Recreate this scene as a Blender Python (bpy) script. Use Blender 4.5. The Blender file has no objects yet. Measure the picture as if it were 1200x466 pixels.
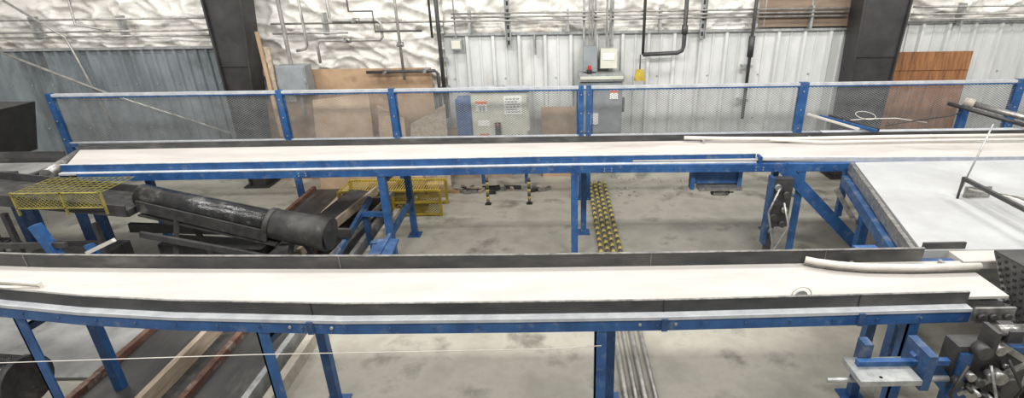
import bpy, bmesh, math, random
from mathutils import Matrix, Vector, noise
random.seed(4)
V=Vector
# ---------------------------------------------------------------- materials
def lin(c):
    return tuple(((x/255)/12.92 if x/255<=0.04045 else ((x/255+0.055)/1.055)**2.4) for x in c)+(1,)
MATS={}
def mat(name,c1,c2=None,scale=3.0,rough=0.6,metal=0.0,bump=0.0,bscale=None,lo=0.35,hi=0.65,detail=6,stretch=(1,1,1),c3=None,scale3=1.0,lo3=.55,hi3=.7,spec=.5):
    m=bpy.data.materials.new(name); m.use_nodes=True
    nt=m.node_tree; N=nt.nodes; L=nt.links
    b=N['Principled BSDF']; b.inputs['Roughness'].default_value=rough; b.inputs['Metallic'].default_value=metal
    b.inputs['Specular IOR Level'].default_value=spec
    tc=N.new('ShaderNodeTexCoord'); mp=N.new('ShaderNodeMapping'); mp.inputs['Scale'].default_value=stretch
    L.new(tc.outputs['Object'],mp.inputs['Vector'])
    def nz(s,d=detail):
        n=N.new('ShaderNodeTexNoise'); n.inputs['Scale'].default_value=s; n.inputs['Detail'].default_value=d; n.inputs['Roughness'].default_value=.62
        L.new(mp.outputs['Vector'],n.inputs['Vector']); return n
    n=nz(scale); r=N.new('ShaderNodeValToRGB')
    r.color_ramp.elements[0].position=lo; r.color_ramp.elements[1].position=hi
    r.color_ramp.elements[0].color=lin(c1); r.color_ramp.elements[1].color=lin(c2 or c1)
    L.new(n.outputs['Fac'],r.inputs['Fac']); out=r.outputs['Color']
    if c3:
        n3=nz(scale3,8); r3=N.new('ShaderNodeMapRange'); r3.inputs[1].default_value=lo3; r3.inputs[2].default_value=hi3
        L.new(n3.outputs['Fac'],r3.inputs[0]); mx=N.new('ShaderNodeMix'); mx.data_type='RGBA'
        L.new(r3.outputs[0],mx.inputs['Factor']); L.new(out,mx.inputs['A']); mx.inputs['B'].default_value=lin(c3)
        out=mx.outputs['Result']
    L.new(out,b.inputs['Base Color'])
    if bump:
        nb=nz(bscale or scale*4); bp=N.new('ShaderNodeBump'); bp.inputs['Strength'].default_value=bump; bp.inputs['Distance'].default_value=.02
        L.new(nb.outputs['Fac'],bp.inputs['Height']); L.new(bp.outputs['Normal'],b.inputs['Normal'])
    MATS[name]=m; return m
BLUE=mat('blue_paint',(26,64,112),(44,88,138),4,.45,c3=(104,118,136),scale3=11,lo3=.55,hi3=.8)
DBLUE=mat('dusty_blue_paint',(26,54,90),(44,78,120),6,.5,c3=(112,118,124),scale3=8,lo3=.52,hi3=.78)
DUST=mat('dusty_white_flange',(156,159,163),(180,182,184),8,.8,bump=.1)
BELT=mat('cream_belt',(168,163,158),(183,178,173),2.2,.75,bump=.08,bscale=60,stretch=(.4,1.4,1),c3=(152,144,137),scale3=1.3,spec=.15)
XBELT=mat('grey_white_belt',(156,157,158),(170,171,171),1.5,.75,c3=(143,142,140),scale3=.7,lo3=.5,hi3=.8,spec=.15)
BLACK=mat('black_rubber',(32,32,32),(58,56,54),9,.6,c3=(104,100,94),scale3=5,lo3=.58,hi3=.8)
GUARD=mat('dusty_dark_steel_guard',(42,43,44),(68,67,66),7,.5,stretch=(.4,1,1),c3=(112,110,106),scale3=3,lo3=.56,hi3=.85)
SHINY=mat('black_shiny_wrap',(18,18,20),(46,46,46),6,.2,bump=.5,bscale=11,c3=(120,116,110),scale3=4,lo3=.56,hi3=.8)
COLM=mat('dark_column_paint',(38,37,37),(56,54,53),3,.5)
STEEL=mat('galvanised_steel',(140,142,142),(176,177,175),12,.4,.5)
CHROME=mat('dusty_steel',(110,110,108),(165,162,158),15,.35,.6)
CONC=mat('floor_concrete',(143,139,128),(169,165,153),1.5,.42,bump=.12,bscale=20,c3=(112,108,99),scale3=1.5,lo3=.53,hi3=.66,lo=.36,hi=.62,detail=9)
PLAST=mat('insulation_plastic_sheet',(190,186,178),(220,217,211),1.6,.28,bump=.8,bscale=6,c3=(154,138,122),scale3=1.3,lo3=.57,hi3=.8,stretch=(1,1,1.6))
WPANEL=mat('white_liner_panel',(178,180,178),(200,201,198),2,.42,c3=(154,149,140),scale3=1.3,lo3=.56,hi3=.85,stretch=(1,1,.4))
GPANEL=mat('grey_corrugated',(104,111,115),(132,139,142),2.2,.45,.2,c3=(88,91,92),scale3=1.5,stretch=(1,1,.5))
CARD=mat('brown_cardboard',(144,118,92),(172,145,116),2.4,.85,c3=(116,92,70),scale3=1.2)
CARD2=mat('light_cardboard_sheet',(158,134,108),(184,160,132),2.0,.85,c3=(132,108,84),scale3=.9)
WOOD=mat('rust_wood_planks',(118,78,48),(156,108,70),5,.6,stretch=(5,1,.5),c3=(92,60,38),scale3=2)
PLY=mat('dark_plywood',(108,92,78),(134,116,98),3,.7,stretch=(.6,1,3))
LWOOD=mat('weathered_lumber',(140,124,106),(172,158,138),6,.8,stretch=(3,.5,3))
CAB=mat('beige_cabinet',(182,182,168),(196,196,182),4,.45)
GREYB=mat('grey_enclosure',(116,121,124),(136,140,142),4,.5)
LABEL=mat('white_label',(226,226,222),None,4,.5)
TXT=mat('label_print_dark',(70,70,70),None,4,.6)
ORANGE=mat('orange_label',(205,100,56),None,4,.5)
RED=mat('red_knob',(170,30,26),None,4,.4)
YEL=mat('yellow_paint',(150,130,40),(186,160,56),8,.6,c3=(118,106,60),scale3=6)
YDULL=mat('dull_yellow_mesh_paint',(112,104,48),(150,138,66),8,.7,c3=(80,76,54),scale3=6)
YDUST=mat('dusty_yellow_stripe',(176,156,76),(196,176,98),9,.7)
KDUST=mat('dusty_black_stripe',(66,64,58),(92,89,80),9,.7)
BLK=mat('black_paint',(26,26,26),(40,40,40),8,.5)
PIPE=mat('grey_conduit',(128,126,122),(168,166,160),9,.4,.35)
DPIPE=mat('dark_iron_pipe',(44,44,46),(66,64,62),9,.5)
RUST=mat('rusty_steel',(74,48,40),(106,74,60),9,.75,c3=(140,132,122),scale3=5)
FBELT=mat('worn_black_floor_belt',(40,40,40),(66,64,62),3,.42,c3=(112,108,102),scale3=2.4,lo3=.6,hi3=.8,stretch=(1.5,.4,1))
SHEET=mat('dusty_galvanised_sheet',(120,120,118),(152,151,148),2.5,.45,.2,c3=(86,84,80),scale3=2)
WIREM=mat('mesh_wire_grey',(118,120,121),(144,146,147),6,.5,.2)
WHITEP=mat('white_plastic_guide',(190,185,176),(208,203,194),5,.5)
LBEIGE=mat('limestone_dust_pile',(150,143,130),(176,169,158),6,.9,bump=.5)
# ---------------------------------------------------------------- builder
class B:
    def __init__(s,name): s.n=name; s.bm=bmesh.new(); s.m=[]
    def mi(s,m):
        if m not in s.m: s.m.append(m)
        return s.m.index(m)
    def face(s,vs,m,smooth=False):
        try: f=s.bm.faces.new(vs)
        except ValueError: return
        f.material_index=s.mi(m); f.smooth=smooth
    def hexa(s,p,m):
        v=[s.bm.verts.new(q) for q in p]
        for i in ((0,3,2,1),(4,5,6,7),(0,1,5,4),(1,2,6,5),(2,3,7,6),(3,0,4,7)): s.face([v[k] for k in i],m)
    def box(s,x0,x1,y0,y1,z0,z1,m):
        s.hexa([(x0,y0,z0),(x1,y0,z0),(x1,y1,z0),(x0,y1,z0),(x0,y0,z1),(x1,y0,z1),(x1,y1,z1),(x0,y1,z1)],m)
    def beam(s,p,q,w,h,m,up=(0,0,1)):
        p=V(p);q=V(q);d=(q-p).normalized();up=V(up)
        if abs(d.dot(up))>.98: up=V((0,1,0))
        a=d.cross(up).normalized(); b=a.cross(d).normalized()
        c=[]
        for e in (p,q):
            for i,j in ((-1,-1),(1,-1),(1,1),(-1,1)): c.append(e+a*i*w/2+b*j*h/2)
        s.hexa(c,m)
    def cyl(s,p,q,r,m,n=12,r2=None,cap=True):
        p=V(p);q=V(q);d=(q-p).normalized();r2=r if r2 is None else r2
        up=V((0,0,1)) if abs(d.z)<.95 else V((0,1,0))
        a=d.cross(up).normalized(); b=a.cross(d)
        R=[[],[]]
        for k,(e,rr) in enumerate(((p,r),(q,r2))):
            for i in range(n):
                t=2*math.pi*i/n; R[k].append(s.bm.verts.new(e+a*rr*math.cos(t)+b*rr*math.sin(t)))
        for i in range(n): s.face([R[0][i],R[0][(i+1)%n],R[1][(i+1)%n],R[1][i]],m,True)
        if cap: s.face(R[0],m); s.face(R[1][::-1],m)
    def pipe(s,pts,r,m,n=8):
        pts=[V(p) for p in pts]; prev=None; a=None
        rings=[]
        for k,p in enumerate(pts):
            d=((pts[min(k+1,len(pts)-1)]-pts[max(k-1,0)])).normalized()
            if a is None:
                up=V((0,0,1)) if abs(d.z)<.9 else V((0,1,0)); a=d.cross(up).normalized()
            a=(a-d*a.dot(d)).normalized(); b=a.cross(d)
            rings.append([s.bm.verts.new(p+a*r*math.cos(2*math.pi*i/n)+b*r*math.sin(2*math.pi*i/n)) for i in range(n)])
        for k in range(len(rings)-1):
            for i in range(n): s.face([rings[k][i],rings[k][(i+1)%n],rings[k+1][(i+1)%n],rings[k+1][i]],m,True)
        s.face(rings[0],m); s.face(rings[-1][::-1],m)
    def slab(s,A,Bp,z0,z1,m):
        n=len(A); v=[]
        for i in range(n):
            v.append([s.bm.verts.new((A[i][0],A[i][1],z0)),s.bm.verts.new((Bp[i][0],Bp[i][1],z0)),
                      s.bm.verts.new((Bp[i][0],Bp[i][1],z1)),s.bm.verts.new((A[i][0],A[i][1],z1))])
        for i in range(n-1):
            for k in range(4): s.face([v[i][k],v[i][(k+1)%4],v[i+1][(k+1)%4],v[i+1][k]],m)
        s.face(v[0][::-1],m); s.face(v[-1],m)
    def off(s,P,dy0,dy1,z0,z1,m):
        s.slab([(x,y+dy0) for x,y in P],[(x,y+dy1) for x,y in P],z0,z1,m)
    def mesh_panel(s,x0,x1,z0,z1,y,step,slope,w,m):
        for sg in (1,-1):
            span=(z1-z0)/slope; x=x0-span if sg==1 else x0
            xe=x1 if sg==1 else x1+span
            while x<xe:
                pa=V((x,y,z0)); pb=V((x+sg*span,y,z1))
                def clip(a,b,xc,keep_gt):
                    if keep_gt:
                        if a.x<xc and b.x<xc: return None
                        if a.x<xc: a=a+(b-a)*((xc-a.x)/(b.x-a.x))
                        elif b.x<xc: b=b+(a-b)*((xc-b.x)/(a.x-b.x))
                    else:
                        if a.x>xc and b.x>xc: return None
                        if a.x>xc: a=a+(b-a)*((xc-a.x)/(b.x-a.x))
                        elif b.x>xc: b=b+(a-b)*((xc-b.x)/(a.x-b.x))
                    return a,b
                c=clip(pa,pb,x0,True)
                if c: c=clip(c[0],c[1],x1,False)
                if c and (c[1]-c[0]).length>.01: s.beam(c[0],c[1],.004,w,m,up=(0,0,1))
                x+=step
    def done(s,bevel=0):
        me=bpy.data.meshes.new(s.n); bmesh.ops.recalc_face_normals(s.bm,faces=s.bm.faces)
        s.bm.to_mesh(me); s.bm.free()
        for m in s.m: me.materials.append(m)
        o=bpy.data.objects.new(s.n,me); bpy.context.scene.collection.objects.link(o)
        if bevel:
            md=o.modifiers.new('bevel','BEVEL'); md.width=bevel; md.segments=2; md.limit_method='ANGLE'
        return o
def motor(b,c,ax,r,L,m1,m2):
    c=V(c);ax=V(ax).normalized()
    b.cyl(c-ax*L*.5,c+ax*L*.5,r,m1,16)
    for k in range(7): b.cyl(c+ax*(-L*.4+k*L*.13-.004),c+ax*(-L*.4+k*L*.13+.004),r*1.12,m1,16)
    b.cyl(c-ax*L*.5,c-ax*L*.62,r*.95,m2,16,r*.6); b.cyl(c+ax*L*.5,c+ax*L*.58,r*.8,m2,14,r*.5)
    b.cyl(c+ax*L*.58,c+ax*L*.85,r*.2,m2,10)
    b.box(c.x-r*.4,c.x+r*.4,c.y-r*.4,c.y+r*.4,c.z+r*.9,c.z+r*1.4,m2)
def interp(P,x):
    for a,c in zip(P,P[1:]):
        if x<=c[0]: return a[1]+(c[1]-a[1])*(x-a[0])/(c[0]-a[0])
    return P[-1][1]
# ---------------------------------------------------------------- shell
b=B('floor'); b.box(-14,13,-2,10,-.2,0,CONC)
b.done()
b=B('wall_back'); b.box(-14,13,9.85,10,0,5,PLAST); b.done()
def sheet(name,x0,x1,z0,z1,y,amp,res,m,sd):
    # draped plastic: ridged creases + slow billows between the battens
    b=B(name); nx=int((x1-x0)/res);nz=int((z1-z0)/res); g=[]
    for i in range(nx+1):
        r=[]
        for j in range(nz+1):
            x=x0+(x1-x0)*i/nx; z=z0+(z1-z0)*j/nz
            w=.35*noise.noise(V((x*.8,z*.8,sd+9)))
            rid=1-abs(noise.noise(V((x*1.5+w*2+sd,z*3.6+x*.5,sd))))*2.2
            rid2=1-abs(noise.noise(V((x*3.1+z*2.2,z*4.2-x*1.3,sd+3))))*2.2
            d=amp*(.5*max(rid,0)**3+.35*max(rid2,0)**3)+amp*.8*abs(noise.noise(V((x*.9+z*.6,z*1.2,sd+5))))
            r.append(b.bm.verts.new((x,y-min(d,.17),z)))
        g.append(r)
    for i in range(nx):
        for j in range(nz): b.face([g[i][j],g[i+1][j],g[i+1][j+1],g[i][j+1]],m,True)
    return b.done()
sheet('plastic_wrapped_wall_insulation',-12,-5.6,2.3,4.6,9.83,.17,.035,PLAST,1.3)
sheet('plastic_wrapped_wall_insulation',-5.6,-2.0,1.6,4.6,9.83,.19,.035,PLAST,7.7)
sheet('plastic_wrapped_wall_insulation',-2.0,12,2.45,4.6,9.83,.15,.035,PLAST,4.1)
def corr(name,x0,x1,z0,z1,y,pitch,dep,m,prof=((0,0),(.55,0),(.65,1),(.9,1),(1,0)),topvar=0):
    b=B(name); xs=[]; x=x0
    while x<x1:
        for u,d in prof[:-1]: xs.append((min(x+u*pitch,x1),y-d*dep))
        x+=pitch
    bot=[b.bm.verts.new((a,c,z0)) for a,c in xs]
    top=[b.bm.verts.new((a,c,z1+topvar*math.floor((a-x0)/1.0%2))) for a,c in xs]
    for i in range(len(xs)-1): b.face([bot[i],bot[i+1],top[i+1],top[i]],m)
    z=z0+.25
    while z<z1:
        x=x0+pitch*.3
        while x<x1:
            b.box(x-.012,x+.012,y-.012,y,z-.012,z+.012,STEEL); x+=pitch*2
        z+=.8
    return b.done()
corr('corrugated_wall_panel',-11.5,-5.85,0,2.5,9.62,.19,.04,GPANEL,topvar=-.04)
RP_=((0,0),(.35,0),(.37,.35),(.43,.35),(.45,0),(.8,0),(.85,1),(.95,1),(1,0))
corr('ribbed_liner_panel',-2.0,5.4,0,2.62,9.65,.46,.06,WPANEL,prof=RP_,topvar=.03)
corr('ribbed_liner_panel',6.05,11.5,0,2.72,9.65,.46,.06,WPANEL,prof=RP_,topvar=.03)
b=B('trim_1')
b.box(-2.02,5.4,9.57,9.65,2.61,2.65,STEEL); b.box(6.1,11.5,9.57,9.65,2.70,2.74,STEEL); b.box(-11.5,-5.95,9.55,9.62,2.46,2.50,STEEL); b.done()
def column(name,bl,br,tl,tr,zt,m):
    b=B(name); y0,y1=9.1,9.5
    def plate(xa0,xb0,xa1,xb1,ya,yb): b.hexa([(xa0,ya,0),(xb0,ya,0),(xb0,yb,0),(xa0,yb,0),(xa1,ya,zt),(xb1,ya,zt),(xb1,yb,zt),(xa1,yb,zt)],m)
    plate(bl,bl+.03,tl,tl+.03,y0,y1); plate(br-.03,br,tr-.03,tr,y0,y1)
    plate(bl+.03,br-.03,tl+.03,tr-.03,y0+.06,y0+.09)
    b.box(bl-.08,br+.08,y0-.05,y1+.05,0,.03,m)
    for k in range(1,4):
        z=k*1.1; f=z/zt; b.box(bl+(tl-bl)*f+.03,br+(tr-br)*f-.03,y0+.035,y1-.02,z,z+.015,m)
    return b.done()
column('steel_building_column',-5.76,-5.46,-5.78,-4.98,4.6,COLM)
column('steel_building_column',5.13,5.74,5.0,5.90,4.6,COLM)
b=B('cardboard_wall_board'); b.box(-4.75,-2.25,9.5,9.53,0,2.08,CARD); b.box(-5.4,-4.75,9.51,9.54,0,1.5,CARD)
b.box(-2.2,-.9,9.52,9.55,0,.98,CARD)
b.box(-.3,.35,9.45,9.5,0,1.35,CARD); b.done()
def lean(name,x0,x1,y,h0,h1,m):
    b=B(name); b.hexa([(x0,y,0),(x1,y,0),(x1,y+.025,0),(x0,y+.025,0),(x0+.03,y+.28,h0),(x1-.03,y+.28,h1),(x1-.03,y+.3,h1),(x0+.03,y+.3,h0)],m); b.done()
lean('leaning_cardboard_sheet',-4.3,-3.25,8.8,1.62,1.72,CARD2)
lean('leaning_cardboard_sheet',-3.2,-2.7,8.85,1.5,1.25,CARD2)
lean('leaning_plywood_sheet',-2.66,-1.95,8.85,1.15,1.5,LWOOD)
b=B('plywood_wall_board'); b.box(3.52,5.3,9.54,9.56,2.68,3.6,PLY)
for x in (3.6,4.4,5.2): b.box(x,x+.02,9.535,9.54,2.7,3.6,STEEL)
b.done()
b=B('plank_door')
for k in range(8): b.box(5.78+k*.205,5.78+k*.205+.2,9.54,9.57,0.05,2.22,WOOD)
b.box(5.78,7.4,9.525,9.54,.4,.5,WOOD); b.box(5.78,7.4,9.525,9.54,1.9,2.0,WOOD); b.done()
b=B('leaning_lumber')
b.beam((-4.97,9.3,2.5),(-4.85,9.0,.05),.04,.08,LWOOD,up=(1,0,0)); b.beam((-5.1,9.32,2.75),(-4.9,9.02,1.0),.03,.06,CARD,up=(1,0,0)); b.done()
# ---- pipework
b=B('wall_conduit_bundle')
for z,x0,x1 in ((2.70,-11.5,-6.0),(2.78,-11.5,-6.0),(2.98,-11.5,-6.0),(2.70,-4.9,-3.6),(2.86,-4.9,5.0),(2.92,-1.8,5.0),(2.98,-1.8,5.0),(2.86,6.1,11.5),(2.78,6.1,11.5),(2.98,6.1,11.5)):
    b.cyl((x0,9.45,z),(x1,9.45,z),.017,PIPE,8)
for x in (-10.5,-9,-7.5,-4,-1.5,.2,1.8,4.4,7,9): b.box(x-.02,x+.02,9.45,9.62,2.66,3.03,STEEL)
b.done()
b=B('process_pipework')
b.pipe([(-3.85,9.4,4),(-3.85,9.4,2.95),(-3.8,9.4,2.9),(-3.05,9.4,2.9),(-3,9.4,2.85),(-3,9.4,2.62),(-3.05,9.4,2.58),(-4.1,9.4,2.58),(-4.15,9.4,2.5),(-4.15,9.4,2.2)],.026,PIPE,10)
b.pipe([(-3.35,9.35,2.04),(-2.15,9.35,2.05),(-2.1,9.35,2.0),(-2.1,9.35,1.0)],.028,DPIPE,10)
b.pipe([(-2.7,9.35,4.2),(-2.7,9.35,1.9)],.025,PIPE,10)
for x,z in ((-2.7,2.5),(-3.0,2.04),(-2.3,2.05),(-3.6,2.58),(-3.4,2.9)): b.cyl((x-.05,9.38,z),(x+.05,9.38,z),.045,CHROME,10); b.cyl((x,9.38,z),(x,9.2,z),.025,CHROME,8)
b.pipe([(-4.3,9.35,4.2),(-4.3,9.35,2.5),(-4.34,9.35,2.45),(-4.5,9.35,2.42)],.024,PIPE,8)
b.pipe([(-3.5,9.36,3.6),(-3.5,9.36,3.05),(-3.1,9.36,3.05),(-3.1,9.36,2.72),(-2.3,9.36,2.72)],.016,DPIPE,8)
b.done()
b=B('vertical_conduit_run')
b.cyl((-2.02,9.38,4.5),(-2.02,9.38,1.2),.035,DPIPE,10); b.cyl((-2.14,9.38,4.5),(-2.14,9.38,2.6),.02,DPIPE,8)
for z in (2.7,2.2,1.7): b.box(-2.09,-1.95,9.40,9.58,z,z+.05,STEEL)
b.done()
b=B('vertical_conduit_run'); b.cyl((3.38,9.38,4.5),(3.38,9.38,1.1),.03,DPIPE,10)
b.cyl((3.38,9.38,2.55),(3.38,9.38,2.2),.055,DPIPE,10)
for z in (2.7,2.0,1.4): b.box(3.3,3.46,9.40,9.58,z,z+.05,STEEL)
b.done()
b=B('bent_conduit'); b.pipe([(2.2,9.36,4.5),(2.2,9.36,2.4),(2.18,9.36,2.33),(2.1,9.36,2.29),(1.5,9.36,2.27)],.036,DPIPE,10)
b.pipe([(1.5,9.36,2.27),(1.5,9.36,4.5)],.026,DPIPE,8); b.cyl((1.46,9.36,2.27),(1.46,9.36,1.9),.012,DPIPE,6); b.cyl((2.2,9.36,2.75),(2.2,9.36,2.6),.055,DPIPE,10)
b.hexa([(1.36,9.34,1.82),(1.56,9.34,1.82),(1.56,9.36,1.82),(1.36,9.36,1.82),(1.40,9.34,2.02),(1.52,9.34,2.02),(1.52,9.36,2.02),(1.40,9.36,2.02)],YEL); b.done()
for X,z in ((-.84,2.4),(2.55,2.5)):
    b=B('slotted_strut_channel'); b.box(X-.05,X-.038,9.48,9.54,z,4.3,STEEL); b.box(X+.038,X+.05,9.48,9.54,z,4.3,STEEL)
    b.box(X-.05,X+.05,9.54,9.56,z,4.3,STEEL)
    k=z+.05
    while k<4.2: b.box(X-.018,X+.018,9.535,9.54,k,k+.07,BLK); k+=.13
    b.done()
b=B('slotted_strut_channel'); b.box(-.40,-.36,9.48,9.54,2.28,2.62,STEEL); b.box(-.365,-.36,9.46,9.48,2.28,2.62,BLK); b.done()
b=B('diagonal_wall_conduit'); b.pipe([(-9.6,9.3,2.5),(-8.3,9.3,1.9),(-7.9,9.3,1.72),(-6.0,9.3,1.0)],.022,PIPE,8); b.pipe([(-9.2,9.35,3.3),(-8.4,9.35,2.7),(-8.3,9.35,2.2),(-8.1,9.35,1.1)],.02,PIPE,8)
b.pipe([(-8.1,9.35,3.6),(-8.15,9.35,2.9),(-7.6,9.35,2.8)],.02,PIPE,8); b.done()
# ---- electrical boxes
b=B('junction_box'); b.box(-4.82,-4.32,9.12,9.4,1.70,2.2,GREYB); b.box(-4.8,-4.34,9.105,9.12,1.72,2.18,GREYB); b.box(-4.35,-4.32,9.09,9.11,1.9,1.98,STEEL)
b.cyl((-4.62,9.3,2.2),(-4.62,9.3,4.3),.035,PIPE,10); b.cyl((-4.56,9.3,1.7),(-4.56,9.3,1.3),.03,PIPE,10); b.box(-4.7,-4.4,9.4,9.49,1.8,2.05,STEEL); b.done(.006)
b=B('junction_box'); b.box(-1.86,-1.66,9.46,9.58,2.38,2.56,STEEL); b.box(-1.84,-1.68,9.45,9.46,2.4,2.54,CAB); b.cyl((-1.76,9.52,2.56),(-1.76,9.52,4.4),.014,PIPE,8); b.done(.005)
b=B('motor_starter_cabinet')
b.box(-1.50,-.50,9.0,9.4,.80,1.74,CAB); b.box(-1.47,-.53,8.98,9.0,.83,1.71,CAB)
b.box(-1.54,-.46,8.95,9.42,1.74,1.76,DUST)
b.box(-1.78,-1.5,9.02,9.38,.86,1.60,BLUE); b.box(-1.75,-1.53,9.0,9.02,.89,1.57,BLUE)
b.box(-.93,-.62,8.972,8.98,1.34,1.66,LABEL)
for k in range(6): b.box(-.9,-.65-.05*(k%3==1),8.968,8.972,1.38+k*.045,1.39+k*.045,TXT)
b.box(-1.42,-1.22,8.972,8.98,1.40,1.58,LABEL); b.box(-1.42,-1.22,8.97,8.972,1.53,1.58,ORANGE)
b.box(-1.40,-1.2,8.972,8.98,1.14,1.24,LABEL); b.box(-1.38,-1.22,8.972,8.98,.9,1.0,ORANGE)
for k in range(3): b.box(-1.38,-1.26,8.968,8.972,1.42+k*.03,1.43+k*.03,TXT)
b.box(-1.1,-1.0,8.93,8.98,.98,1.2,BLK); b.cyl((-1.05,8.93,1.12),(-1.05,8.88,1.18),.02,RED,8)
for z in (.95,1.55): b.box(-.53,-.50,8.96,9.0,z,z+.1,STEEL)
for x in (-1.4,-.6): b.box(x-.03,x+.03,9.1,9.16,0,.8,DBLUE)
b.cyl((-1.0,9.2,1.76),(-1.0,9.2,1.8),.08,STEEL,12); b.done(.006)
b=B('disconnect_switch_panel')
b.box(.40,1.14,9.15,9.5,.92,1.86,GREYB); b.box(.43,1.11,9.13,9.15,.95,1.83,GREYB); b.box(.92,1.06,9.12,9.13,1.55,1.7,LABEL); b.box(.92,1.06,9.117,9.12,1.66,1.70,ORANGE)
b.box(.5,.72,9.118,9.13,1.1,1.3,LABEL)
b.box(.38,1.16,9.1,9.52,1.86,1.98,STEEL); b.box(.40,1.14,9.08,9.1,1.9,1.95,CAB)
b.box(.46,.70,9.3,9.5,2.0,2.42,GREYB); b.box(.76,1.05,9.32,9.5,2.05,2.38,CAB); b.box(.80,1.0,9.31,9.32,2.2,2.3,LABEL)
for x in (.48,.68,.98): b.beam((x,9.54,1.0),(x,9.54,4.2),.04,.03,STEEL)
b.cyl((.56,9.2,1.98),(.56,9.2,2.12),.03,RED,10); b.cyl((.56,9.2,1.98),(.56,9.2,2.05),.045,BLK,10)
for x in (.57,.62,.87,.93): b.cyl((x,9.42,2.4),(x,9.42,4.3),.018,PIPE,8)
b.box(1.14,1.19,9.2,9.28,1.3,1.55,BLK)
for x in (.5,1.05): b.box(x-.03,x+.03,9.3,9.36,0,.92,STEEL)
b.done(.005)
# ---------------------------------------------------------------- fence
b=B('mesh_guard_fence'); FY=8.35
posts=[(-8.08,.09),(-4.43,.09),(-2.64,.09),(.38,.08),(.50,.08),(3.93,.14),(7.38,.14)]
for x,w in posts:
    b.box(x-w/2,x+w/2,FY-.04,FY+.04,0,1.94,BLUE); b.box(x-w/2-.06,x+w/2+.06,FY-.09,FY+.09,0,.015,BLUE)
b.box(-8.12,9.6,FY-.035,FY+.035,1.89,1.93,DUST); b.box(-8.12,9.6,FY-.03,FY+.03,1.865,1.89,BLUE)
b.box(-8.08,9.6,FY-.03,FY+.03,1.12,1.14,DUST); b.box(-8.08,9.6,FY-.032,FY+.032,1.06,1.12,BLUE)
xs=[p[0] for p in posts]+[9.6]
for a,c in zip(xs,xs[1:]):
    if c-a>.5:
        b.mesh_panel(a+.05,c-.05,1.14,1.865,FY,.058,.55,.0055,WIREM)
        for x in (a+.06,c-.06): b.box(x-.012,x+.012,FY-.01,FY+.01,1.1,1.87,DBLUE)
for x,w in posts: 
    for z in (1.2,1.5,1.8): b.cyl((x,FY-.05,z),(x,FY-.04,z),.012,STEEL,6)
b.box(9.5,9.6,FY-.04,FY+.04,0,1.95,BLUE)
b.done()
# ---------------------------------------------------------------- far conveyor
ZB=1.39
b=B('far_belt_conveyor')
R=[(-6.7,7.05),(-4,7.07),(0,7.06),(7.5,7.04)]; Fm=[(-6.22,6.22),(-4,6.23),(0,6.27),(7.5,6.08)]
b.slab(Fm,R,ZB-.02,ZB,BELT); b.slab([(x,y+.03) for x,y in Fm],[(x,y-.03) for x,y in R],ZB-.1,ZB-.06,STEEL)
b.slab(Fm,R,ZB-.15,ZB-.14,BLACK)
b.off(R,.0,.02,ZB-.05,ZB+.085,GUARD)
b.off(R,.02,.08,ZB-.18,ZB-.0,DBLUE)
Fa=[(-6.22,6.22),(-4,6.23),(0,6.27),(2.48,6.26)]
b.off(Fa,-.02,0,ZB-.04,ZB+.06,BLUE); b.off(Fa,-.024,.006,ZB+.06,ZB+.068,DUST)
b.off(Fa,-.075,-.02,ZB-.04,ZB-.03,DUST); b.off(Fa,-.08,-.075,ZB-.055,ZB-.03,DUST)
Fb=[(-6.0,6.22),(-4,6.23),(0,6.27),(7.5,6.09)]
b.off(Fb,-.08,-.01,ZB-.052,ZB-.04,BLUE); b.off(Fb,-.08,-.01,ZB-.14,ZB-.128,BLUE); b.off(Fb,-.08,-.068,ZB-.128,ZB-.052,BLUE)
Fc=[(2.48,6.26),(4,6.19),(7.5,6.09)]; b.off(Fc,-.03,0,ZB-.04,ZB+.015,DUST)
x=-6.0
while x<7.4:
    yf=interp(Fb,x); b.cyl((x,yf+.0,ZB-.13),(x,7.05,ZB-.13),.03,CHROME,10); b.cyl((x,yf-.09,ZB-.09),(x,yf-.075,ZB-.09),.01,DBLUE,6); x+=.62
for x in (-3.2,.62,2.5,4.6):
    yf=interp(Fb,x); b.box(x-.07,x+.07,yf-.09,yf-.08,ZB-.13,ZB-.06,BLUE)
    for dx in (-.045,.045):
        for dz in (-.11,-.08): b.cyl((x+dx,yf-.1,ZB+dz),(x+dx,yf-.09,ZB+dz),.008,STEEL,6)
b.box(2.5,2.53,6.14,6.27,ZB-.14,ZB+.05,BLUE)
for xf,xr in ((-5.95,-5.85),(-2.24,-2.16),(.2,.36),(3.05,3.1),(5.6,5.65)):
    yf=interp(Fb,xf)-.07
    b.box(xf-.045,xf+.045,yf,yf+.02,0,ZB-.14,BLUE); b.box(xf+.035,xf+.045,yf+.02,yf+.09,0,ZB-.14,BLUE); b.box(xr-.04,xr+.04,6.98,7.06,0,ZB-.15,BLUE)
    b.box(xf-.08,xf+.08,yf-.05,yf+.12,0,.015,BLUE); b.box(xr-.09,xr+.09,6.93,7.11,0,.015,BLUE)
    b.beam((xf,yf+.04,ZB-.24),(xr,7.0,ZB-.24),.04,.05,DBLUE)
b.beam((2.78,6.13,ZB-.07),(4.02,6.1,.12),.05,.15,BLUE,up=(0,0,1)); b.box(3.9,4.15,6.0,6.2,0,.12,BLUE)
b.cyl((-6.45,6.22,ZB-.07),(-6.75,7.05,ZB-.07),.07,CHROME,14)
b.done()
b=B('conveyor_side_guide')
b.pipe([(1.75,7.0,ZB+.06),(2.3,6.93,ZB+.06),(3.2,6.9,ZB+.05),(4.6,6.93,ZB+.05),(7.3,6.9,ZB+.05)],.026,WHITEP,10)
b.pipe([(2.9,6.9,ZB+.04),(3.6,6.76,ZB+.04),(5.0,6.78,ZB+.04),(7.3,6.72,ZB+.04)],.018,WHITEP,8)
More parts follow.
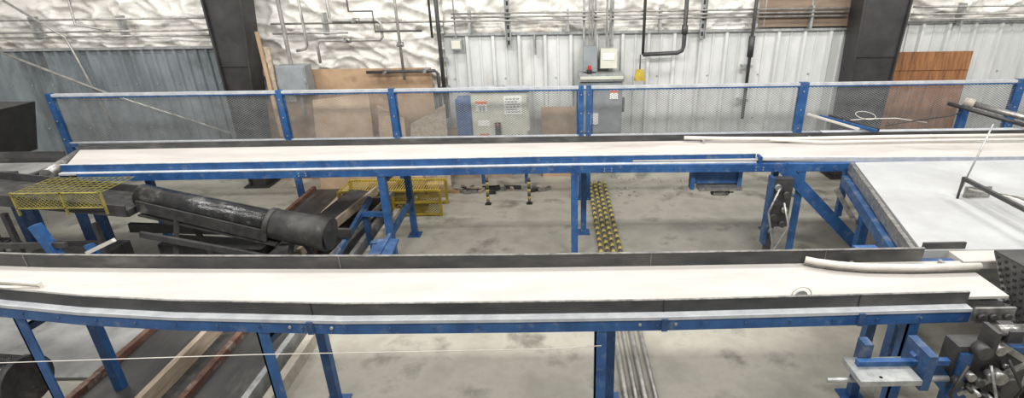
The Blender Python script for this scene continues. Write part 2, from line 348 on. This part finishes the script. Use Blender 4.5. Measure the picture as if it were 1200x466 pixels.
for x in (2.0,3.5,5.2): b.box(x-.015,x+.015,6.9,7.04,ZB,ZB+.05,STEEL)
b.done()
b=B('cross_transfer_belt')
b.hexa([(2.98,3.78,ZB-.06),(6.9,3.78,ZB-.06),(6.9,6.0,ZB-.06),(3.6,6.0,ZB-.06),(2.98,3.78,ZB+.012),(6.9,3.78,ZB+.012),(6.9,6.0,ZB+.012),(3.6,6.0,ZB+.012)],XBELT)
b.box(3.2,6.9,3.6,3.78,ZB-.06,ZB+.006,BELT)
b.beam((2.93,3.8,ZB-.05),(3.56,6.0,ZB-.05),.04,.13,CHROME); b.beam((2.9,3.8,ZB-.2),(3.5,5.95,ZB-.2),.08,.12,DBLUE)
for x,y in ((3.2,4.1),(3.75,5.8),(5.8,4.2),(5.8,5.7)): b.box(x-.05,x+.05,y-.05,y+.05,0,ZB-.06,BLUE)
b.box(3.0,3.35,3.80,3.82,ZB,ZB+.07,GUARD)
b.beam((2.55,4.0,ZB-.35),(3.2,4.1,ZB-.35),.08,.1,DBLUE); b.box(2.6,2.8,3.85,4.1,ZB-.35,ZB-.1,BLUE)
b.done()
b=B('leaning_flat_bar'); b.beam((3.38,5.9,1.1),(4.1,5.7,.02),.01,.06,CHROME,up=(1,0,0)); b.done()
# ---------------------------------------------------------------- near conveyor
b=B('near_belt_conveyor')
X=[-6.2,-5.2,-4.18,-3.49,-2.76,-1.52,-.33,.78,2.0,2.72,2.88,3.18]
RP=[(-6.2,3.95),(-4.6,3.76),(-3.2,3.69),(-1.74,3.64),(0,3.615),(4.3,3.63)]
FP=[(-6.2,3.83),(-5.2,3.57),(-4.18,3.36),(-3.49,3.245),(-2.76,3.165),(-1.52,3.09),(-.33,3.08),(.78,3.08),(2.72,3.12),(4.3,3.14)]
R=[(x,interp(RP,x)) for x in X]; Fm=[(x,interp(FP,x)) for x in X]
b.slab(Fm,R,ZB-.02,ZB,BELT); b.slab([(x,y+.03) for x,y in Fm],[(x,y-.03) for x,y in R],ZB-.1,ZB-.06,STEEL)
Rg=[p for p in R if p[0]<3.0]
b.off(Rg,0,.015,ZB-.05,ZB+.115,GUARD); b.off(R,.015,.08,ZB-.19,ZB-.02,DBLUE); b.off(Rg,-.004,.018,ZB+.115,ZB+.12,CHROME)
Fg=[p for p in Fm if p[0]<3.0]
b.slab(Fg,Rg,ZB-.18,ZB-.17,BLACK)
b.off(Fg,-.012,0,ZB-.05,ZB+.045,GUARD); b.off(Fg,-.014,.004,ZB+.045,ZB+.049,CHROME)
b.off(Fg,-.07,-.012,ZB-.06,ZB-.05,DUST); b.off(Fg,-.075,-.07,ZB-.075,ZB-.05,DUST)
b.off(Fg,-.07,-.01,ZB-.072,ZB-.06,BLUE); b.off(Fg,-.07,-.01,ZB-.165,ZB-.153,BLUE); b.off(Fg,-.07,-.058,ZB-.153,ZB-.072,BLUE)
b.cyl((2.98,3.16,ZB-.06),(2.98,3.6,ZB-.06),.045,CHROME,16); b.box(2.88,3.16,3.02,3.04,ZB-.15,ZB-.03,CHROME)
for x in (2.92,3.0,3.1): b.cyl((x,3.02,ZB-.09),(x,2.99,ZB-.09),.025,DPIPE,12)
x=-4.6
while x<2.8:
    yf=interp(FP,x); b.cyl((x,yf,ZB-.14),(x,interp(RP,x),ZB-.14),.028,CHROME,10)
    b.cyl((x,yf-.08,ZB-.115),(x,yf-.07,ZB-.115),.009,DBLUE,6); x+=.31
for x in (-4.35,-1.75,.72,2.1):
    yf=interp(FP,x); b.box(x-.003,x+.003,yf-.016,yf-.012,ZB-.05,ZB+.049,BLK)
    b.box(x-.02,x+.02,yf-.09,yf-.07,ZB-.16,ZB-.06,DBLUE)
    b.box(x-.002,x+.002,interp(RP,x)-.003,interp(RP,x),ZB,ZB+.115,CHROME)
for x in (.55,.8,-1.9,-1.6): b.cyl((x,interp(FP,x)-.08,ZB-.11),(x,interp(FP,x)-.07,ZB-.11),.012,STEEL,6)
for xf,xr in ((-4.05,-4.0),(-2.12,-2.03),(.28,.42),(2.5,2.6)):
    yf=interp(FP,xf)-.065; yr=interp(RP,xr)
    b.box(xf-.042,xf+.042,yf,yf+.012,0,ZB-.165,BLUE); b.box(xf-.042,xf-.03,yf,yf+.07,0,ZB-.165,BLUE); b.box(xr-.037,xr+.037,yr-.03,yr+.04,0,ZB-.17,BLUE)
    b.box(xf-.1,xf+.1,yf-.05,yf+.12,0,.015,BLUE); b.box(xr-.1,xr+.1,yr-.08,yr+.1,0,.015,BLUE)
    b.beam((xf,yf+.03,ZB-.27),(xr,yr,ZB-.27),.04,.05,DBLUE)
b.done()
b=B('conveyor_side_guide')
P=[(1.93,3.59),(2.0,3.55),(2.15,3.50),(2.35,3.46),(2.7,3.44),(3.2,3.45)]
b.pipe([(x,y,ZB+.055) for x,y in P],.026,WHITEP,12); b.pipe([(x,y+.01,ZB+.025) for x,y in P],.018,PIPE,10)
for x,y in ((2.3,3.48),(3.0,3.46)): b.box(x-.012,x+.012,y,3.6,ZB,ZB+.03,STEEL)
b.done()
b=B('conveyor_side_guide'); b.pipe([(-5.2,3.66,ZB+.03),(-4.4,3.50,ZB+.03),(-3.95,3.43,ZB+.03)],.018,WHITEP,8); b.box(-4.9,-3.95,3.42,3.45,ZB,ZB+.012,WHITEP); b.done()
b=B('clear_plastic_arc_guard')
b.pipe([(1.72+.07*math.cos(t),3.16,ZB+.008+.07*math.sin(t)) for t in [math.pi*k/12 for k in range(13)]],.005,WHITEP,6); b.cyl((1.72,3.155,ZB+.003),(1.72,3.165,ZB+.003),.045,STEEL,16); b.done()
b=B('pull_cord'); b.pipe([(-5.2,2.95,1.13),(-3.9,2.9,1.12),(-2.1,2.93,1.135),(-.1,2.93,1.145),(.28,2.95,1.15)],.003,WHITEP,6); b.done()
# ---------------------------------------------------------------- discharge hood & drives, right
b=B('perforated_discharge_hood')
q=[(3.26,2.84,.95),(3.28,3.22,1.22),(3.38,3.57,1.50),(3.38,2.86,1.54)]
t=.02
b.hexa([q[0],q[1],q[2],q[3]]+[(x+t,y,z) for x,y,z in q],GUARD)
b.hexa([q[0],(4.1,2.84,.95),(4.1,2.86,1.54),q[3],(3.26,2.86,.95),(4.1,2.86,.95),(4.1,2.88,1.54),(3.38,2.88,1.54)],GUARD)
b.hexa([(3.38,2.86,1.54),(4.1,2.86,1.54),(4.1,3.57,1.5),(3.38,3.57,1.5),(3.38,2.86,1.555),(4.1,2.86,1.555),(4.1,3.57,1.515),(3.38,3.57,1.515)],GUARD)
for j in range(9):
    for k in range(9):
        u=(k+.5)/9; v=(j+.5)/9
        bo=V(q[0]).lerp(V(q[1]),u); to=V(q[3]).lerp(V(q[2]),u); c=bo.lerp(to,v)
        b.cyl(c+V((.004,0,0)),c-V((.006,0,0)),.012,BLK,6)
b.box(3.25,3.3,2.82,2.86,0,1.0,BLK); b.done()
b=B('conveyor_drive_assembly')
b.box(2.0,2.62,2.80,2.84,1.06,1.10,BLUE); b.box(1.95,2.35,2.66,2.9,1.02,1.06,STEEL)
motor(b,(2.2,2.8,.98),(1,0,0),.05,.26,CHROME,DPIPE)
b.cyl((1.8,2.78,.97),(2.05,2.78,.97),.018,STEEL,10); b.cyl((2.3,2.78,.97),(2.62,2.78,.97),.02,STEEL,10); b.cyl((2.1,2.7,1.06),(2.1,2.7,.9),.012,STEEL,8)
b.box(2.4,2.46,2.72,2.95,.92,1.2,DBLUE); b.box(2.05,2.11,2.85,2.94,.95,1.2,DBLUE)
b.beam((2.42,2.85,1.15),(3.0,2.85,.5),.05,.1,BLUE); b.box(2.68,2.76,2.8,2.88,0,1.15,BLUE)
b.box(2.66,2.98,2.82,2.95,.86,1.2,DPIPE)
for k in range(5):
    b.cyl((2.68+.07*k,2.8,.95+.05*(k%2)),(2.68+.07*k,2.74,.95+.05*(k%2)),.03,CHROME if k%2 else DPIPE,12)
b.cyl((2.78,2.82,1.2),(2.78,2.74,1.2),.05,DPIPE,18); b.cyl((2.93,2.82,1.0),(2.93,2.72,1.0),.045,CHROME,16)
b.cyl((2.9,2.82,1.2),(2.9,2.76,1.2),.035,CHROME,14); b.cyl((3.05,2.85,.9),(3.05,2.75,.9),.07,DPIPE,16)
b.pipe([(2.7,2.75,1.1),(2.6,2.7,.9),(2.75,2.68,.7),(2.95,2.7,.55)],.012,BLK,8); b.pipe([(2.85,2.75,1.1),(2.9,2.66,.85),(2.85,2.7,.6),(3.0,2.75,.4)],.01,CHROME,8)
b.pipe([(2.95,2.75,1.15),(3.05,2.68,.95),(3.0,2.7,.75),(3.15,2.75,.5)],.01,BLK,8)
b.box(2.84,2.87,2.77,2.9,1.15,1.34,DPIPE); b.box(2.98,3.2,2.84,2.94,.7,1.2,DPIPE); b.box(3.0,3.22,2.8,2.84,1.15,1.2,DBLUE)
for k in range(4): b.cyl((3.0+.05*k,2.84,1.05-.07*k),(3.0+.05*k,2.78,1.05-.07*k),.022,CHROME,10)
for k in range(6): b.cyl((2.74+.06*k,2.82,.92-.03*k),(2.74+.06*k,2.70,.92-.03*k),.014,STEEL if k%2 else BLK,8)
b.beam((2.9,2.78,1.24),(3.2,2.78,1.05),.02,.04,CHROME); b.beam((2.7,2.76,.85),(3.1,2.76,1.1),.02,.03,CHROME)
b.cyl((2.95,2.9,1.27),(3.15,2.9,1.27),.04,CHROME,14); b.box(3.0,3.1,2.85,2.98,1.2,1.29,DPIPE); b.done()
b=B('belt_drive_gearbox')
b.box(2.66,2.90,6.0,6.1,.55,1.2,DPIPE)
for k in range(7): b.cyl((2.70+.12*(k%2),6.0,.5+.1*k),(2.70+.12*(k%2),5.94,.5+.1*k),.04,CHROME if k%3==0 else DPIPE,14)
b.box(2.62,2.66,5.98,6.1,.3,1.22,DBLUE); b.pipe([(2.72,5.95,1.1),(2.6,5.9,.8),(2.7,5.9,.4),(2.85,5.95,.1),(2.95,5.95,.01)],.014,CHROME,8)
b.pipe([(2.8,5.95,.9),(2.88,5.9,.6),(2.75,5.9,.3),(2.7,5.95,.01)],.012,STEEL,8); b.box(2.62,2.93,5.98,6.08,.0,.12,DPIPE); b.box(2.66,2.74,6.0,6.06,.12,.55,DPIPE); b.done()
b=B('tensioner_motor_mount'); b.box(1.75,2.3,6.3,6.42,1.04,1.19,BLUE); b.box(1.8,2.35,6.2,6.4,.97,1.01,CHROME); motor(b,(2.1,6.28,.92),(1,0,0),.04,.2,CHROME,DPIPE); b.box(1.7,1.75,6.25,6.38,.97,1.24,BLUE); b.box(2.3,2.35,6.25,6.38,.97,1.24,BLUE); b.done()
b=B('diverter_arm')
b.beam((3.98,3.2,1.62),(4.03,4.85,1.62),.035,.035,DPIPE); b.cyl((4.03,4.85,1.45),(4.22,4.92,2.15),.008,STEEL,8); b.cyl((4.03,4.85,ZB+.012),(4.03,4.85,1.62),.012,DPIPE,8); b.cyl((4.0,3.85,ZB+.012),(4.0,3.85,1.62),.012,DPIPE,8)
for k in range(4): b.pipe([(4.12+.07*k,4.85-.05*k,1.5),(4.14+.07*k,4.4,1.6),(4.2+.06*k,3.7,1.62),(4.3,3.3,1.6)],.01,CHROME if k%2 else WHITEP,8)
b.box(4.1,4.36,4.86,4.88,ZB+.012,1.52,CHROME); b.done()
b=B('roller_cradle')
b.beam((4.35,8.2,1.42),(4.65,7.35,1.42),.05,.05,DPIPE); b.beam((4.15,8.1,1.45),(4.6,7.3,1.42),.04,.04,BLUE); b.beam((4.0,8.2,1.46),(4.4,7.4,1.42),.03,.03,WHITEP)
b.pipe([(4.75+.14*math.cos(t),7.9+.14*math.sin(t),1.5+.03*math.sin(t)) for t in [k*math.pi/8 for k in range(17)]],.005,WHITEP,6)
b.pipe([(4.4,7.9,1.42),(4.7,7.8,1.47),(5.1,7.7,1.5),(5.6,7.72,1.42)],.007,WHITEP,6)
b.box(3.9,7.6,7.45,7.52,1.3,1.36,BLUE); b.box(3.9,7.6,7.42,7.55,1.36,1.37,DUST)
for x in (4.4,6.2,7.5): b.box(x-.04,x+.04,7.45,7.53,0,1.3,BLUE)
b.cyl((6.55,8.1,1.60),(7.3,7.3,1.42),.045,CHROME,14); b.cyl((6.45,8.2,1.63),(6.55,8.1,1.60),.07,LBEIGE,14); b.cyl((6.2,8.2,1.6),(6.9,7.4,1.42),.03,DPIPE,10)
b.box(6.4,6.5,8.1,8.2,0,1.57,BLUE)
b.pipe([(6.3,8.0,1.5),(6.0,7.8,1.5),(5.4,7.7,1.46),(4.9,7.6,1.42)],.01,DPIPE,6); b.done()
# ---------------------------------------------------------------- left machinery
b=B('inclined_drum_conveyor')
b.cyl((-4.98,5.8,1.19),(-3.35,5.6,.88),.14,SHINY,32)
b.cyl((-3.42,5.61,.895),(-3.36,5.605,.88),.185,BLACK,28); b.cyl((-3.36,5.605,.88),(-2.72,5.555,.75),.18,BLACK,32,.205); b.cyl((-2.72,5.555,.75),(-2.71,5.555,.75),.18,BLK,28)
b.beam((-4.95,5.64,1.12),(-3.4,5.44,.80),.02,.14,BLACK); b.beam((-4.95,5.98,1.14),(-3.0,5.78,.78),.02,.18,BLACK)
b.beam((-4.95,5.8,1.0),(-3.3,5.6,.68),.34,.02,BLACK)
for x,z in ((-4.5,.98),(-3.2,.66)):
    b.beam((x-.2,5.45,0),(x,5.6,z),.05,.05,DPIPE); b.beam((x+.2,5.85,0),(x,5.75,z),.05,.05,DPIPE)
b.beam((-4.9,5.5,.82),(-2.9,5.35,.45),.04,.07,DPIPE); b.beam((-5.4,5.95,.7),(-2.7,6.1,.5),.05,.12,DPIPE)
b.hexa([(-8.2,5.5,1.42),(-5.0,5.55,1.02),(-5.0,6.05,1.02),(-8.2,6.05,1.42),(-8.2,5.5,1.5),(-5.0,5.55,1.10),(-5.0,6.05,1.10),(-8.2,6.05,1.5)],BLACK)
b.beam((-8.2,5.48,1.5),(-5.0,5.53,1.10),.02,.14,DPIPE); b.beam((-8.2,6.07,1.5),(-5.0,6.07,1.10),.02,.18,DPIPE)
for x in (-7.4,-6.4,-5.4): b.beam((x,5.52,0),(x,5.52,1.35-(x+8.2)*.1375),.05,.05,DPIPE)
b.beam((-7.5,5.5,.5),(-5.3,5.5,.45),.05,.08,DPIPE); b.box(-6.6,-5.6,5.7,6.1,0,.45,BLACK)
b.beam((-5.3,6.3,.25),(-3.9,6.2,.2),.3,.2,BLACK); b.box(-5.2,-5.1,6.2,6.3,0,.2,DPIPE); b.box(-4.1,-4.0,6.1,6.2,0,.15,DPIPE); b.done()
b=B('yellow_mesh_discharge_guard')
b.mesh_panel(-6.15,-5.15,1.20,1.36,5.46,.05,.8,.005,YDULL)
for z in (1.18,1.36): b.box(-6.15,-5.15,5.45,5.47,z,z+.012,YDULL)
for x in (-6.15,-5.6,-5.15): b.box(x-.01,x+.01,5.45,5.47,1.1,1.38,YDULL)
for k in range(14): b.beam((-6.15+k*.077,5.46,1.365),(-6.15+k*.077,5.98,1.365),.005,.005,YDULL)
for k in range(8): b.beam((-6.15,5.48+k*.07,1.365),(-5.15,5.48+k*.07,1.365),.005,.005,YDULL)
b.done()
b=B('feed_hopper')
b.hexa([(-8.6,7.0,1.25),(-7.85,7.0,1.25),(-7.85,7.6,1.25),(-8.6,7.6,1.25),(-9.2,6.9,1.95),(-7.7,6.9,1.95),(-7.7,7.7,1.95),(-9.2,7.7,1.95)],BLK)
b.box(-9.2,-6.85,6.3,6.95,1.12,1.25,BLACK); b.box(-9.2,-6.85,6.24,6.28,1.1,1.36,GUARD); b.box(-9.2,-6.85,6.96,6.98,1.1,1.4,GUARD)
b.box(-9.0,-6.9,6.35,6.9,1.25,1.262,SHEET)
for x in (-8.9,-7.8,-6.92):
    for y in (6.3,6.93): b.box(x-.05,x+.05,y-.04,y+.04,0,1.12,BLUE)
b.done()
b=B('blue_machine_frame')
for x0,x1,y in ((-7.6,-6.9,5.2),(-6.4,-6.6,5.25)): b.beam((x0,y,.02),(x1,y,1.0),.07,.07,DBLUE)
b.beam((-5.45,5.2,0),(-5.75,5.2,1.1),.09,.09,BLUE); b.beam((-5.15,5.3,0),(-5.35,5.3,.8),.05,.09,BLUE); b.beam((-7.6,5.15,.25),(-5.2,5.15,.25),.06,.08,DBLUE)
b.beam((-7.8,5.2,.85),(-5.5,5.2,.85),.04,.06,DPIPE); b.box(-7.3,-6.7,5.65,5.95,0,.35,DBLUE); motor(b,(-7.0,5.8,.5),(1,0,0),.13,.4,DPIPE,CHROME)
b.beam((-5.35,5.25,.72),(-4.95,5.2,.9),.04,.04,WHITEP); b.done()
b=B('floor_pit_conveyor')
def along(x0,x1,z0,z1,m,y0=2.2,y1=8.6): b.box(x0,x1,y0,y1,z0,z1,m)
along(-4.28,-3.72,.10,.14,FBELT); along(-4.34,-4.28,.0,.2,RUST); along(-3.72,-3.66,0,.2,LWOOD); along(-3.36,-3.3,0,.18,RUST)
along(-3.3,-2.78,.08,.12,FBELT); along(-2.78,-2.72,0,.2,STEEL); along(-2.64,-2.56,0,.14,LBEIGE); along(-3.66,-3.36,0,.03,BLACK)
for k in range(20):
    y=2.3+k*.32; b.cyl((-4.3,y,.09),(-3.7,y,.09),.03,STEEL,8); b.cyl((-3.32,y,.07),(-2.76,y,.07),.03,STEEL,8)
b.done()
b=B('floor_conveyor_frame')
for x0,x1 in ((-2.4,-2.1),(-2.9,-2.7)): b.beam((x0,5.2,.1),(x1,6.9,.65),.05,.08,DBLUE)
b.box(-2.45,-2.37,6.0,6.08,0,.4,DBLUE); b.box(-2.73,-2.66,6.6,6.68,0,.6,DBLUE)
b.beam((-2.75,6.6,.55),(-2.3,6.5,.58),.06,.06,BLUE); b.beam((-3.4,5.2,.35),(-2.85,7.6,.5),.04,.12,LWOOD); b.beam((-2.95,5.2,.3),(-2.6,7.6,.45),.03,.08,CHROME)
b.beam((-3.6,5.4,.3),(-3.1,7.6,.48),.35,.05,BLACK); b.box(-3.35,-2.6,7.4,7.46,0,.45,DPIPE); b.box(-3.35,-2.8,5.2,5.28,0,.36,DPIPE)
b.hexa([(-2.45,5.5,.2),(-2.15,5.5,.2),(-2.1,6.1,.38),(-2.4,6.1,.38),(-2.45,5.5,.23),(-2.15,5.5,.23),(-2.1,6.1,.41),(-2.4,6.1,.41)],DBLUE); b.box(-2.45,-2.15,5.5,5.55,0,.2,DBLUE); b.done()
b=B('yellow_cage_guard')
x0,x1,zt=-3.5,-1.9,.44
for x in (x0,-2.65,x1):
    for y in (7.7,8.2): b.box(x-.02,x+.02,y-.02,y+.02,0,zt,YEL)
for y in (7.7,8.2):
    for z in (.03,.24,zt): b.box(x0,x1,y-.016,y+.016,z-.016,z+.016,YEL)
b.mesh_panel(x0,x1,.03,zt,7.7,.045,.8,.010,YEL)
for k in range(40): b.box(x0+k*.04,x0+k*.04+.012,7.7,8.2,zt,zt+.008,YEL)
motor(b,(-2.6,7.95,.2),(1,0,0),.11,.5,DPIPE,CHROME); b.box(-3.0,-2.2,7.8,8.1,0,.1,DPIPE)
b.box(-3.45,-3.1,7.78,8.15,0,.3,DPIPE); b.done()
b=B('stacked_cardboard_bundle')
for x,w,h in ((-3.3,.5,.3),(-2.75,.4,.4),(-2.3,.3,.25)):
    b.box(x,x+w,8.48,8.68,0,h,CARD); b.box(x+w*.45,x+w*.52,8.475,8.685,0,h+.004,YDUST)
b.done(.01)
b=B('floor_scrap_pile')
for k in range(24):
    x=random.uniform(-1.8,-.2); y=random.uniform(8.6,8.85); a=random.uniform(0,3); L=random.uniform(.1,.4)
    b.beam((x,y,.03),(x+L*math.cos(a),y+L*math.sin(a)*.4,.03),.05,.06,random.choice([LWOOD,CHROME,BLACK,CARD]))
b.done()
for X in (-1.2,-.5):
    b=B('striped_bollard'); b.box(X-.05,X+.05,8.1,8.2,0,.01,BLK)
    for k in range(7): b.cyl((X,8.15,.01+k*.065),(X,8.15,.01+(k+1)*.065),.026,YDUST if k%2 else KDUST,12)
    b.done()
b=B('striped_pole_bundle')
for j in range(4):
    x=.57+j*.088+.012*math.sin(j*3); y=9.0; k=0
    while y>5.9:
        b.cyl((x,y,.032),(x,y-.09,.032),.03,YDUST if (k+j)%2 else KDUST,10); y-=.09;k+=1
    b.cyl((x,y,.032),(x+.01,2.4,.032),.02 if j%2 else .028,PIPE,10)
b.done()
b=B('floor_debris_strip')
for k in range(30):
    x=random.uniform(1.0,2.6); y=random.uniform(8.4,9.3); r=random.uniform(.01,.03); b.cyl((x,y,0),(x+r,y,r*.5),r,LBEIGE,6)
b.done()
b=B('black_exhaust_duct'); b.cyl((-6.5,3.75,.42),(-4.6,3.55,.40),.2,SHINY,28); b.cyl((-4.62,3.552,.40),(-4.56,3.548,.40),.215,BLACK,28); b.cyl((-6.5,3.4,.72),(-4.75,3.25,.7),.03,BLUE,10)
for x in (-6.0,-5.0): b.box(x-.05,x+.05,3.4,3.9,0,.24,DBLUE)
for x in (-5.9,-4.9): b.beam((x,3.32,0),(x,3.3,.71),.04,.04,DBLUE)
b.done()
b=B('galvanised_floor_sheet'); b.hexa([(-7,4.0,0),(-4.5,4.0,0),(-4.5,5.0,0),(-7,5.0,0),(-7,4.0,.05),(-4.5,4.0,.03),(-4.5,5.0,.03),(-7,5.0,.06)],SHEET); b.done()
# ---------------------------------------------------------------- lights
def area(n,loc,sx,sy,p,c=(1,.97,.92),tgt=None):
    l=bpy.data.lights.new(n,'AREA'); l.shape='RECTANGLE'; l.size=sx; l.size_y=sy; l.energy=p; l.color=c
    o=bpy.data.objects.new(n,l); o.location=loc
    if tgt: o.rotation_euler=(V(tgt)-V(loc)).to_track_quat('-Z','Y').to_euler()
    bpy.context.scene.collection.objects.link(o)
for x in (-7,-2.3,2.3,7):
    area('high_bay_and_wall_fill',(x,6.2,6.8),2.0,.8,190,(1,.985,.955)); area('high_bay_and_wall_fill',(x,1.5,6.4),2.0,.8,280,(1,.985,.955),tgt=(x,9,1.5))  # second row is an added fill, tilted at the back wall to brighten verticals
w=bpy.data.worlds.new('world'); bpy.context.scene.world=w; w.use_nodes=True
w.node_tree.nodes['Background'].inputs[0].default_value=(1,.99,.97,1); w.node_tree.nodes['Background'].inputs[1].default_value=.52
bpy.context.scene.view_settings.view_transform='Standard'
# ---------------------------------------------------------------- camera
cd=bpy.data.cameras.new('camera'); cam=bpy.data.objects.new('camera',cd); bpy.context.scene.collection.objects.link(cam)
cd.sensor_width=36; cd.lens=18.36; cd.shift_x=-55/1200; cd.clip_start=.05
cam.matrix_world=Matrix.Translation((0,0,3.5))@(Matrix.Rotation(math.pi/2-math.radians(22.8),4,'X')@Matrix.Rotation(math.radians(-.86),4,'Z'))
bpy.context.scene.camera=cam
